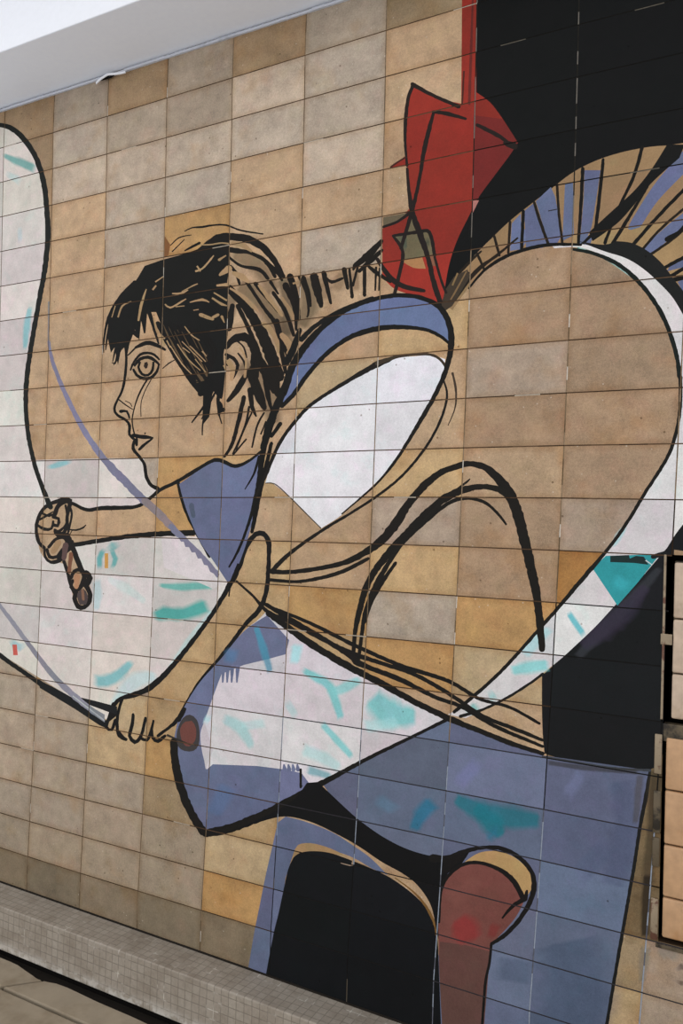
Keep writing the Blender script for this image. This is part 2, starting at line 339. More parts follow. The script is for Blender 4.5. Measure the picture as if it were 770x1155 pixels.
# the child's skin: bare tile
F=part('face')
F.fill('142,390 142,415 138,440 131,455 128.5,463 133,470 143,476 146,490 151,496 151,505 160,512 163,522 165,535 171,547 *180,551 200,542 225,528 242,519 265,522 285,513 *297,500 320,440 *330,400 *260,330 *200,320 *150,350',TILE)
FA=part('raised_arm')
FA.fill('*41,600 44,582 56,567 72,565 84,569 98,574 115,573 150,572 165,565 182,552 *203,543 212,580 *220,605 185,603 150,605 115,609 *80,617 90,640 100,655 102,672 98,685 90,685 82,672 *79,650 72,636 58,634 46,624',TILE,add=1)
FB=part('bent_arm')
FB.fill('*262,655 268,640 277,618 287,604 297,602 303,613 303,640 300,668 292,688 275,706 250,740 225,770 208,797 200,810 *193,824 180,830 163,835 148,836 135,830 *125,818 *123,800 140,788 168,776 190,756 217,722 240,690 255,668',TILE,add=1)
H=part('hair',F)
W2=part('hair_wash',F,soft=True)
for path,w,col,a in [('262,285 290,300 310,330',[14,20,14],(88,70,50),.6),('268,320 295,340 320,380 330,410',[16,22,22,14],(84,68,46),.65),('345,310 348,345 338,370',[20,22,14],(88,76,56),.7),('318,312 325,340 322,380',[14,16,14],(82,70,54),.75),('362,310 366,340',[16,16],(96,74,54),.5),('388,305 378,330',[14,12],(104,84,60),.5),('400,304 402,330',[8,8],(96,74,54),.5),('270,410 300,440 310,480',[16,30,12],(70,56,42),.55),('262,330 258,360',[12,12],(78,58,42),.6),('350,330 400,300',[4,4],(110,88,62),.3)]:
    W2.soft(path,w,col,a)
H.fill('*163,300 *183,293 205,287 225,280 238,271 250,267 *259,268 *259,300 256,320 *257,330 257,375 252,400 *254,420 250,450 *240,440 *236,470 *228,480 *229,445 *224,444 214,432 205,418 195,398 187,378 *180,362 *176,352 *166,352 *164,376 *160,352 *157,384 *152,372 *146,388 *142,408 *140,392 *136,396 *133,412 *129,392 *125,398 *122,384 *121,372 125,352 140,330 152,318',(20,20,18))
H.fill('*184,366 *200,372 *222,380 *234,396 *234,428 *222,432 *206,420 *194,398',(88,70,50))
for i in range(11):
    x=186+i*4.6; y=364+i*1.2
    H.stroke('%.1f,%.1f %.1f,%.1f %.1f,%.1f'%(x,y,x+12,y+26-i*.6,min(x+30-i*1.2,238),y+60-i*2.2),[3.6,2.6,1.3],(26,23,20))
for i in range(7):
    x=206+i*4.5; y=385+i*3
    H.stroke('%.1f,%.1f %.1f,%.1f'%(x,y,x+13-i,y+24-i*2),[1.6,1],(32,27,23))
for p_,w in [('152,318 138,332 128,347 121,362 117,385 117,398',[4,4,4,3,2,1]),('130,350 122,375 119,395',[3,3,1]),('131,390 127,408',[3,1]),('134,390 130,410 126,409',[3,2,1]),('136,395 128,412',[2,1]),('150,374 156,381',[5,2]),('160,355 163,376',[5,1.5]),('168,352 172,365 179,388',[5,4,2]),('178,365 190,388 202,408 220,430',[6,6,5,3]),('184,362 200,392 226,432',[3,4,3]),('190,360 212,395 232,428',[3,4,4]),('200,362 222,395 240,422',[3,4,4]),('212,362 235,398',[4,4]),('196,402 212,425 224,437',[3,3,1]),('206,410 222,428',[3,2]),('214,405 228,424',[3,2]),('228,445 226,444',[3,3]),('236,428 232,442 226,444',[9,8,7]),('244,425 242,440',[8,4]),('242,436 232,455 216,477',[3,3,1.5]),('245,438 235,458 229,475 228,491',[2,2.5,2,1.5]),('234,460 227,473',[2,1]),('248,430 246,450 247,468',[4,4,3]),('247,455 249,463 252,462',[6,8,5]),('246,465 250,478',[2,1.5]),('252,420 246,440',[3,2]),('217,432 224,430',[1,1])]:
    H.stroke(p_,w,(28,26,24))
# right half of the hair: strands
for p_,w in [('225,282 245,268 262,267 280,270 295,278 308,292 320,312',[5,7,8,9,8,7,4]),('250,280 268,283 282,285 300,295 310,312',[5,6,4,5,4]),('258,290 272,300 292,304 302,314',[3,3,5,4]),('260,300 266,308 270,320',[3,4,3]),('300,296 312,306 318,316',[5,5,3]),
  ('258,325 272,340 285,358 296,378 305,400 315,425',[9,9,11,13,14,12]),('278,318 298,348 312,368 318,400 322,420',[4,4,6,5,4]),('288,320 305,340 314,352',[5,5,3]),('305,318 314,332',[4,2]),('322,322 332,345 334,372',[8,6,3]),('308,330 322,352 331,378',[4,5,4]),('312,362 318,385 324,400',[6,5,4]),('327,312 334,335 337,360',[8,6,4]),('268,345 280,370 292,400 300,430',[5,5,6,7]),('262,345 258,370',[6,8]),('255,392 263,383 275,380 284,388 288,402 286,425',[5,8,10,9,10,12]),('288,400 300,420 310,440',[10,12,10]),('283,420 292,445 298,460',[12,12,6]),('276,425 267,440 257,452',[7,7,4]),('300,425 302,445 306,462',[8,6,3]),('310,420 312,440 316,450',[10,8,4]),('282,440 284,458 289,470',[7,5,2]),('275,448 270,470 262,500 253,515',[5,5,4,3]),('281,458 277,478 268,500 262,512',[2.5,2.5,2,1.5]),('284,465 275,485 266,508',[2,2,1.5]),('278,495 272,502 262,514',[2,2,2]),('298,465 290,480 284,505',[2,2.5,2]),('300,475 294,490',[2,2]),('255,400 263,404 268,412 266,420 263,427',[4,4,4,3,1.5]),('256,411 262,414',[3,2]),('268,398 275,408 277,420',[2,2.5,2]),('258,402 256,404',[4,4]),('268,385 275,392 278,404',[2,2,2])]:
    H.stroke(p_,w,(36,31,26))
# strands between head and shoulder
for p_,w in [('342,313 348,330 350,345',[5,4,3]),('354,312 358,328 362,345',[10,10,5]),('365,308 369,325 373,342',[6,5,3]),('366,312 374,318 386,314',[3,4,3]),('388,304 392,325',[6,4]),('394,304 397,335',[3,4]),('403,302 398,322',[3,3]),('411,300 411,333',[4,4]),('424,302 423,328',[3,2]),('428,302 427,328',[2,1.5]),('337,312 345,330 348,350 346,358',[3,3,3,2]),('398,305 400,300 415,288 430,272',[2,5,9,5]),('405,306 420,292 431,282',[4,6,3]),('415,300 425,308 440,318',[3,5,3])]:
    H.stroke(p_,w,(38,33,27))
# bare streaks left between the strands
for p_,w in [('156,362 159,345 162,335 165,326',[2,3,2.5,1]),('133,358 138,345 148,340',[1.5,2,1]),('126,358 130,345',[1,1]),('172,327 176,322',[2,2]),('175,318 184,312',[1.5,1]),('194,331 204,331 212,327',[1.5,3,1]),('205,329 218,322 223,320',[1,1.5,1]),('220,306 228,303 238,292 241,288',[2,2,2,1]),('222,300 226,306',[2,2]),('247,293 255,288',[3,1.5]),('248,310 258,303',[3,8]),('244,322 257,321',[2,4]),('186,343 192,347 205,340 210,337',[1.5,2,2,1]),('198,346 208,345',[1,1]),('214,341 228,338 236,341',[1,3,1]),('218,350 224,349',[1,1]),('226,355 234,358 240,360',[4,4,3]),('240,358 246,355',[3,3]),('250,357 253,364',[3,1]),('241,330 256,339',[1.5,2]),('239,336 250,343 256,345',[2,3,1]),('173,358 178,375 186,382',[1.5,3,2]),('179,378 186,390',[4,2]),('188,384 192,392',[1.5,1]),('208,368 216,378 225,384',[1,1.5,1]),('214,390 222,398 232,408',[1,1.5,1]),('206,392 214,398',[1,1]),('200,388 212,405 226,418',[1,1.5,1]),('205,385 228,408',[.8,.8]),('192,390 205,410 216,422',[1,1.5,1]),('220,405 232,420',[1,1]),('228,396 233,402',[2,1]),('252,412 254,416',[1.5,2]),('180,283 196,284',[1,1]),('223,276 236,276 250,274 258,275',[1,1.5,1.5,2]),('262,274 275,277 284,284',[4,6,2]),('263,308 272,312 280,318',[4,8,3]),('259,325 272,333 285,345 292,353',[2,4,5,1]),('297,365 305,372 312,385 314,398',[5,6,5,2]),('318,378 328,392 325,398',[6,9,5]),('318,336 328,352 331,362',[3,5,2]),('292,322 302,335 318,356',[3,5,3]),('330,320 337,318',[2,2]),('258,408 262,416 261,428',[6,6,4]),('270,392 277,405 276,425',[2,2,3])]:
    H.stroke(p_,w,(160,130,95))
E_=part('face_line',F)
for p_,w in [('145,372 142.5,390 142,415 138.5,438 132,452 129,461 132,468 142,474 146,480 146,490 152,496',[2,3,3,3,2.5,3,3,3,3.5,3,3]),('152,496 150,506 157,515 163,524 165,538 171,548 178,551',[3,4,3.5,3.5,4,4,4.5]),('133,450 142,457 150,462',[1.5,1.5,1]),('141,452 147,455 149,459',[1,1,1]),('136,464 143,464 146,472',[4,3,2]),('166,428 158,442 152,458 149,475 152,492',[2,2,1.5,1.5,2]),('171,427 163,442 159,455 159,470',[1,1.2,1,.8]),('144,401 153,392',[1.5,2]),('153,392 165,387 176,389 187,395',[3,5,4.5,2.5]),('183,416 190,410 197,406',[1,1.5,1]),('208,283 217,278 225,274',[1.5,3,3]),('192,277 202,268 216,265',[1,1.5,1]),('194,284 208,270',[1.5,1]),('208,261 216,257 228,256 240,254 255,254 272,260 297,264',[1,1.5,2.5,2,2,2,1.5])]:
    E_.stroke(p_,w,INK)
E_.stroke('150,491 158,492.5 166,493 173,494',[4,5,4,1.5],INK); E_.stroke('172,494.5 166,499 161,503 157,507',[2,3,3.5,3],INK); E_.stroke('154,495 154,502',[3,3],INK); E_.fill('*163,487.5 164.5,488 *164,490 *162.5,489.5',INK)
E_.fill('*185,265 *192,276 *190,288 *185,290',(120,80,48))
Y=part('eye',F)
Y.fill('150,415 156,405 166,402 176,405 180,412 176,421 166,425 156,422',(168,140,108))
for p_,w in [('147,418 151,408 158,400 166,398 174,400 180,406',[2,2.5,3,3,3,2]),('151,413 158,405 167,403 174,406 180,412',[2.5,4,4,3.5,2]),('150,416 154,423 162,427 170,426 177,419 179,411',[2.5,3.5,4,3.5,3,2]),('158,408 156,414 160,422 167,423 172,417 173,408',[2.5,3,3,3,3,2.5])]:
    Y.stroke(p_,w,INK)
Y.fill('163,409 166,408 167,411 166,415 164,416 162,413',(40,30,24))
# forearm outline and fist
A=part('outline',FA)
for p_,w in [('70,565 82,568 98,575 115,573 150,572 164,566 180,553 200,543 225,528 242,519 252,521 265,526 280,521 296,508',[3,4,4,5,4,4,4,4.5,4.5,5,5,5,3]),('80,615 105,611 130,607 155,604 185,602 218,601',[5,5,5,6,6,7]),('201,545 206,565 214,585 224,605 236,628',[4,5,5,4,3]),('78,597 86,598 94,595 97,592',[1.5,2,2,1]),('82,597 78,604',[1,1])]:
    A.stroke(p_,w,(32,31,28))
for p_,w in [('57,568 48,575 42,588 41,600 44,612 50,618',[4,3,3,3,3,3]),('56,568 70,564 79,565 76,580 75,596 70,602',[3,4,4,3,3,3]),('62,580 66,570 74,566',[4,4,3]),('74,570 76,585 72,595 65,600',[2,2,2,3]),('46,578 55,582 61,580',[2,2,2]),('45,586 52,582 60,577',[2,2,1]),('42,592 50,597 58,596 60,588',[2,3,2.5,2]),('60,583 66,585 65,593 60,592',[3,3,3,3]),('62,598 66,603 72,604',[3,6,6]),('55,617 62,609 70,606 75,610 73,620 64,628 56,628 53,620',[3,3,3,3,3,3,3,3]),('50,617 51,628 57,634 67,632 72,626',[2,2.5,3,4,5]),('76,603 82,618 90,638 96,650',[4,4.5,4.5,4]),('72,633 76,645 80,660 84,668',[3,3,3,4]),('82,655 80,662 86,666 92,660 95,650 91,643 84,644 80,652',[3,3,4,4,4,4,3,3]),('86,668 84,675 88,684 95,685 101,678 101,668 96,660',[4,4,4,4,4,4,4]),('97,646 101,652 97,660',[5,6,5]),('66,628 76,618 80,612',[5,7,6]),('78,570 81,580 77,600',[2,2,2])]:
    A.stroke(p_,[v*1.3 for v in w],(40,35,32))
A.fill('87,670 94,664 99,672 97,682 90,682',(72,62,60)); A.stroke('93,666 94,676',[3,3],(130,95,75))
A.stroke('74,615 72,630',[7,5],(88,68,64)); A.stroke('80,625 78,645',[5,4],(120,80,60)); A.stroke('87,650 86,662',[7,5],(165,120,90))
A.stroke('66,612 60,622',[7,6],(158,130,95))
# bent arm outline
A2=part('outline',FB)
for p_,w in [('262,655 270,636 278,616 288,603 297,602 303,612 303,630 302,650 300,668 292,688 276,705 250,740 226,769 210,795 200,812 190,821 178,830',[6,6,5,5,5,5,4,4.5,4.5,5,4,4.5,4.5,4.5,4.5,3,3]),('264,650 257,663 241,690 218,722 192,754 170,775 150,784 136,788 128,796',[6,5,4,4.5,5,6,5,4,4]),('128,794 124,806 120,820 126,823 130,812',[4,3,3,3,3]),('138,788 134,800 132,815 134,830 142,834',[3,3,3,3,3.5]),('150,806 149,818 146,830 152,837 158,832 162,820 164,810',[3,3.5,3.5,4,3.5,3,3]),('158,832 166,835 171,822 173,812',[3,3,3,2]),('171,822 172,832 178,836 186,830',[3,3,4,3]),('132,824 140,833',[3,3]),('128,806 122,812',[6,4])]:
    A2.stroke(p_,[v*1.15 for v in w],(32,31,30))
# painted rope
R_=part('painted_rope')
R_.stroke('-40,150 -15,141 0,141 15,146 31,162 43,184 50,210 53,240 54,265 51,300 43,345 36,385 31,420 29,450 31,485 38,520 47,548 57,572',[5,5,5,6,6,6,6,6,6,6,5.5,5.5,5.5,5.5,5,5,5,6],(36,38,34))
R2=part('painted_rope')
R2.stroke('-40,705 0,739 25,757 50,774 75,790',[5,5,5,6,6],(32,32,30)); R2.fill('*42,766 *60,775 90,792 *122,814 *119,821 *112,818 *85,800 *45,776',(26,27,28)); R2.fill('*88,786 *105,790 *132,797 *132,806 *122,803 *98,794',(30,31,32))
B_=part('grey_band',R_)
B_.stroke('55,340 55,362 55,385 59,405',[2,2,2,4],(128,122,118)); B_.stroke('55,385 59,407 74,445 94,484 112,511 128,530 146,548 163,565',[3,4,5,6,7,9,9,9],(120,118,140)); B_.stroke('163,565 178,578 193,594',[8,9,8],(136,120,124)); B_.stroke('193,594 210,612 226,628 243,648',[7,8,8,9],(118,115,136))
B_.stroke('-20,655 0,683 15,703 35,730 60,762 85,786 110,806',[4,4,5,5,6,7,6],(134,132,144)); B_.fill('*90,790 *118,806 *118,815 *108,808',(125,128,134)); B_.stroke('82,785 118,813',[1.5,1.5],(170,170,175))
# white tooth edge beneath the band
B_.fill('*182,607 *201,606 *204,611 *207,611 *209,617 *213,617 *216,623 *220,623 *223,630 *227,630 *230,637 *234,638 *237,645 *241,647 *250,659 *240,664 *185,640',(205,197,196),jit=.03)
Z=part('blouse')
Z.fill('*202,546 225,530 242,521 252,523 265,528 280,522 *298,508 294,530 290,560 284,590 276,618 *262,655 *256,656 240,632 226,612 214,585 207,565',(103,109,137),jit=.07)
Zo=part('outline',Z)
for p_,w in [('308,470 300,495 295,520 291,550 284,578 277,600 268,622 258,640',[8,7,6,6,4,3,3,2]),('306,500 299,530 293,555 288,580 284,600',[4,5,5,5,4]),('292,515 286,535 276,552',[3,2.5,1]),('316,478 306,492',[5,4]),('262,655 270,636 266,645',[5,5,5]),('260,655 258,673',[2.5,1.5]),('216,570 218,582',[6,5])]:
    Zo.stroke(p_,w,INK if w[0]!=6 or len(w)!=2 else (80,88,105))
# shoulder band
Z=part('shoulder_band')
Z.fill('*320,440 330,415 345,390 365,370 390,352 420,340 450,335 475,338 495,350 505,368 *508,388 495,378 480,372 455,369 430,369 405,375 385,385 365,402 345,424 330,446 *318,458',(96,107,139),jit=.07)
Zo=part('outline',Z)
for p_,w in [('296,505 305,475 320,440 330,413 345,389 365,368 390,350 420,338 450,333 475,336 495,346 506,364 509,385 506,405 500,425',[6,8,9,8,8,6,5,5,5,5,6,7,7,6,6]),('318,458 330,446 345,425 365,402 385,386 405,376 430,370 455,369 480,372 496,379 507,388',[5,5,5,5,5,6,6,5,4,4,3]),('340,383 355,368 385,350 420,336',[6,5,5,4]),('338,372 330,395 322,410',[5,8,8]),('400,342 415,340 425,337',[2,3,2])]:
    Zo.stroke(p_,w,(32,31,28))
# white sleeve
Z=part('sleeve')
Z.fill('*502,405 485,401 465,402 445,404 425,412 400,426 375,441 350,458 333,476 318,496 308,516 *299,545 305,544 320,555 340,574 *362,596 385,581 405,562 425,543 445,520 460,497 475,472 488,450 498,428',SLV,jit=.03)
Zo=part('outline',Z)
for p_,w in [('288,560 300,535 308,515 318,495 333,475 350,457 375,440 400,425 425,411 440,405',[3,4,4,4,4,4,4,5,7,5]),('425,410 445,403 465,400 485,400 497,406 503,415',[5,4,3,3,3,3]),('508,385 507,402 500,425 488,450 475,473 460,498 445,521 426,544 405,563 385,580',[6,6,5.5,5,5,4,3.5,2.5,2,1.5]),('500,428 504,445 500,465 490,488 476,510 455,535 430,556 400,576 370,594 340,614 318,632 306,645',[2,2.5,3,3,3,3,3,3,3.5,4,5,5]),('510,420 514,440 513,460 505,480',[2.5,2.5,1.5,1]),('299,545 310,546 325,559 342,576 362,596',[1,1.2,1.2,1.2,1])]:
    Zo.stroke(p_,w,(60,50,40) if len(w) in (6,4,5) else (38,34,30))
# knee folds
Z=part('knee_fold')
for p_,w in [('306,645 330,645 360,641 390,634 410,624 430,610 445,592 458,572 475,551 495,534 515,526 530,523 548,528 562,540 575,558 585,585 595,625 603,660 608,695 611,732',[4,4,4,5,6,8,9,7,7,6,5.5,5,6,8,10,10,9,8,7,6]),('304,654 335,656 365,651 390,643 415,630',[3,3,3.5,4,3]),('398,745 400,715 405,690 412,665 422,645 440,622 458,602 480,580 503,561 525,552 545,549 565,553 575,562',[3,4,5,6,6,7,6,7,7,6,5,6,7]),('404,746 408,715 412,690 424,660 440,632 456,610 480,588 505,568 525,562 545,566 560,578 571,592',[3,3.5,4,5,4,4,3.5,3.5,3,3,2.5,2]),('411,702 418,680 432,655 446,635',[3,4,4,3]),('478,586 500,564 527,543 530,540',[2,2,2,1]),('398,745 400,748 410,752',[3,3,3])]:
    Z.stroke(p_,[v*1.25 for v in w],(38,34,29))
# pointed skirt
Z=part('skirt')
Z.fill('*300,690 290,700 275,712 250,742 225,770 208,797 200,815 196,845 203,885 215,915 *232,942 260,936 300,920 345,897 370,881 430,850 *507,812 470,793 430,771 390,750 350,726 320,704',(205,198,200),jit=.05)
Q=part('blue_border',Z)
Q.fill('*301,694 *326,722 *322,738 *300,744 *275,750 *250,760 *246,770 238,792 231,812 226,828 228,848 *233,868 *240,862 *290,864 *322,868 *340,872 *352,888 300,920 260,936 *232,942 215,915 203,885 196,845 200,815 208,797 225,770 250,742 275,712',(103,109,136),jit=.07)
Q.fill('*232,868 *226,833 *230,812 *240,846',(196,190,192))
for x in (252,257,262,268,321,326,331,336): 
    Q.stroke('%d,%d %d,%d'%(x,752 if x<300 else 868,x-1,770 if x<300 else 862),[5,1.5],(103,109,136))
W=part('teal_wash',Z,soft=True)
for path,w,col,a in [('288,705 298,735 305,760',[6,9,6],(70,140,165),.8),('335,725 332,750',[12,10],(165,220,225),.8),('340,755 358,765 372,775 385,812',[6,10,10,8],(110,190,190),.85),('372,782 390,775 408,765',[8,12,8],(130,195,195),.8),('362,815 380,835 398,855',[7,8,6],(120,195,195),.85),('418,785 440,805 470,808',[20,34,16],(110,190,190),.85),('410,820 450,815',[14,10],(165,215,215),.6),('250,810 270,820 285,845',[10,14,6],(140,200,200),.6),('235,805 232,818',[8,6],(170,215,220),.7),('340,845 365,855 385,868',[12,14,8],(160,205,205),.6),('270,820 300,815',[10,10],(165,205,205),.5),('322,790 335,810',[8,8],(150,200,200),.5),('345,868 375,876',[10,6],(110,165,175),.8),('258,885 240,920',[20,16],(86,112,150),.5),('262,730 258,750',[14,10],(70,120,160),.5)]:
    W.soft(path,w,col,a)
O=part('outline',Z)
for p_,w in [('232,940 260,934 300,918 345,893 375,877 410,858 440,843 475,826 505,811',[8,9,9,7,5,4,3.5,3,4]),('196,836 197,856 203,885 214,914 229,938 234,941',[7,8,8,8,8,6]),('302,692 322,706 350,726 390,750 430,771 470,793 510,812 540,824 575,838 612,850',[5,6,7,7,6.5,6,6,5,5,4]),('266,655 285,672 302,690 330,703 365,722 400,738 430,748 470,762 510,785 545,808 580,822 612,835',[2,2.5,4,4,4,5,4,4,4,4,4,3]),('300,682 340,706 380,730 410,750 450,766 490,786 520,797 560,820 612,842',[4,5,5,5,5,4,4,4,3]),('311,687 350,703 400,728 450,750 505,768 540,788 575,798 608,816',[3,3.5,4,4,4,3.5,3,3]),('339,868 339,888',[2.5,2.5]),('208,800 201,812',[4,5])]:
    O.stroke(p_,[v*1.15 for v in w],(36,33,30))
# rope handle end by the fist
Z=part('rope_handle')
Z.fill('201,820 206,810 214,806 222,812 225,825 224,840 218,847 208,847 201,842 199,830',(62,58,58))
Z.fill('203,822 209,814 216,813 221,822 220,835 213,842 206,838',(112,68,62)); Z.stroke('188,829 200,834 215,840',[2.5,2,1],(50,45,42))
# archway and dark opening low left
P=part('arch')
P.fill('*313,928 *322,921 345,927 375,939 400,955 418,968 *437,987 *420,980 395,966 365,957 345,956 *334,962 326,980 320,1005 313,1045 *300,1099 *280,1091 287,1050 293,1020 300,985 307,955',(99,106,132),jit=.06)
P.fill('*331,962 336,953 350,951 370,956 *392,966 *370,962 345,960 *334,968 326,985 320,1010 *316,1030 *322,990',(160,128,92))
P=part('dark_opening')
P.fill('*331,967 338,962 352,960 372,962 395,970 415,978 440,990 465,1008 482,1026 491,1046 *494,1070 *498,1180 *480,1240 *440,1200 *298,1105 *300,1098 308,1055 314,1030 320,1002 325,980',(19,21,23),jit=.12)
P.stroke('384,973 397,976 398,970',[1.5,2,1.5],(150,130,110)); P.stroke('445,990 465,1005 480,1022 490,1042 492,1055',[1,2,3,3,2],(120,88,50))
# leg and shoe
P=part('leg')
P.fill('*262,937 300,920 330,903 *346,883 *358,882 370,893 388,910 405,925 432,944 460,958 490,966 *512,965 530,958 *520,975 505,985 *497,1002 496,1060 *492,1050 486,1022 472,1000 455,986 430,972 405,955 380,941 350,927 320,921 *290,928',(19,19,20),jit=.08)
P=part('shoe')
P.fill('*494,1030 497,1003 507,985 525,975 545,975 565,983 582,998 *592,1014 583,1032 572,1046 *555,1064 *552,1080 550,1105 546,1155 *540,1240 *500,1220 *498,1150 495,1090',(112,68,62),jit=.06)
P.fill('*496,1062 *525,1066 *552,1073 550,1105 546,1155 *540,1240 *500,1220 *498,1150 495,1090',(96,68,61),jit=.06)
S=part('sole',P); S.fill('*524,972 540,962 560,960 580,967 596,982 601,998 *592,1014 580,996 562,981 545,974',(168,136,92))
W=part('red_wash',P,soft=True)
for path,w,col,a in [('515,1035 525,1050 530,1065',[16,34,16],(135,48,48),.75),('545,1000 560,1020',[20,20],(110,70,62),.6),('508,1020 540,990',[20,14],(124,78,70),.5),('560,1040 552,1060',[12,8],(120,48,46),.7)]:
    W.soft(path,w,col,a)
O=part('outline',P)
for p_,w in [('488,968 505,968 525,960 545,956 565,957 585,967 599,983 602,1000 597,1018 585,1038 570,1054 555,1064',[10,7,5,4,5,5,5,6,6,5,5,4]),('495,1040 497,1005 507,986 525,974 545,974 565,982 580,995 591,1015 594,1005',[3,4,4,4,4,5,6,6,3]),('592,1014 578,1022 566,1036',[6,4,2]),('554,1064 552,1085 547,1110 543,1160 536,1200',[3,3,3,3,3]),('500,980 520,965',[10,8])]:
    O.stroke(p_,w,(34,31,30))
# grime running down beside the cabinet doors
W=part('grime_stain',None,soft=True)
for path,w,col,a in [('742,868 738,900 736,940',[16,16,12],(60,52,40),.75),('735,930 732,965 730,1000',[10,12,14],(64,54,42),.7),('730,985 728,1020 727,1058',[8,10,8],(36,30,24),.85),('722,872 719,900 716,930',[8,8,6],(70,62,46),.5),('712,1018 718,1012 726,1008',[10,10,8],(84,68,50),.5),('728,1066 726,1085 724,1110',[12,12,6],(120,112,98),.7),('740,1070 752,1074 768,1078',[12,14,12],(128,122,110),.6),('720,1060 712,1062 704,1058',[8,8,6],(112,92,66),.4),('616,860 660,866 720,871',[5,6,5],(52,50,46),.7)]:
    W.soft(path,w,col,a)
W.soft('762,1095 768,1090 778,1092',[4,7,6],(92,76,72),.8); W.soft('760,1106 768,1109 776,1108',[3,5,4],(92,74,66),.8)
import numpy as np
# ---------------- cabinet openings in the wall (right edge) ----------------
DX=2.154; DXL=on(733,1040).x
zU1=on(762,626).z; zU0=on(752,812).z; zL1=on(752,834).z; zL0=on(736,1060).z
HOLE=[(DX-.002,zU1),(DX+.9,zU1),(DX+.9,zL0),(DX-.002,zL0)]
ITEMS.append(('hole',None,None,0,[[(*HOLE[0],1.),(*HOLE[1],1.),(*HOLE[2],1.)],[(*HOLE[0],1.),(*HOLE[2],1.),(*HOLE[3],1.)]]))
# ---------------- cut every painted shape along the tile joints ----------------
WALL=Part('wall_back'); WALL.tris=[]; SIDES=[]
GAP=.0014
def clip(poly,q):
    for i in range(len(q)):
        a,b=q[i],q[(i+1)%len(q)]; out=[]; n=len(poly)
        side=lambda p:(b[0]-a[0])*(p[1]-a[1])-(b[1]-a[1])*(p[0]-a[0])
        for j in range(n):
            p,r=poly[j],poly[(j+1)%n]; sp,sr=side(p),side(r)
            if sp>=0: out.append(p)
            if (sp>=0)!=(sr>=0):
                t=sp/(sp-sr); out.append((p[0]+(r[0]-p[0])*t,p[1]+(r[1]-p[1])*t))
        poly=out
        if len(poly)<3: return None
    return poly
def bary(t,x,y):
    (x0,y0,a0),(x1,y1,a1),(x2,y2,a2)=t; d=(y1-y2)*(x0-x2)+(x2-x1)*(y0-y2)
    if abs(d)<1e-14: return max(a0,a1,a2)*0
    u=((y1-y2)*(x-x2)+(x2-x1)*(y-y2))/d; v=((y2-y0)*(x-x2)+(x0-x2)*(y-y2))/d
    u=min(max(u,0),1); v=min(max(v,0),1-u); return u*a0+v*a1+(1-u-v)*a2
BOX=[]
for it in ITEMS:
    for t in it[4]: pass
    xs=[v[0] for t in it[4] for v in t]; zs=[v[1] for t in it[4] for v in t]; BOX.append((min(xs),max(xs),min(zs),max(zs)))
SOFTBASE={}
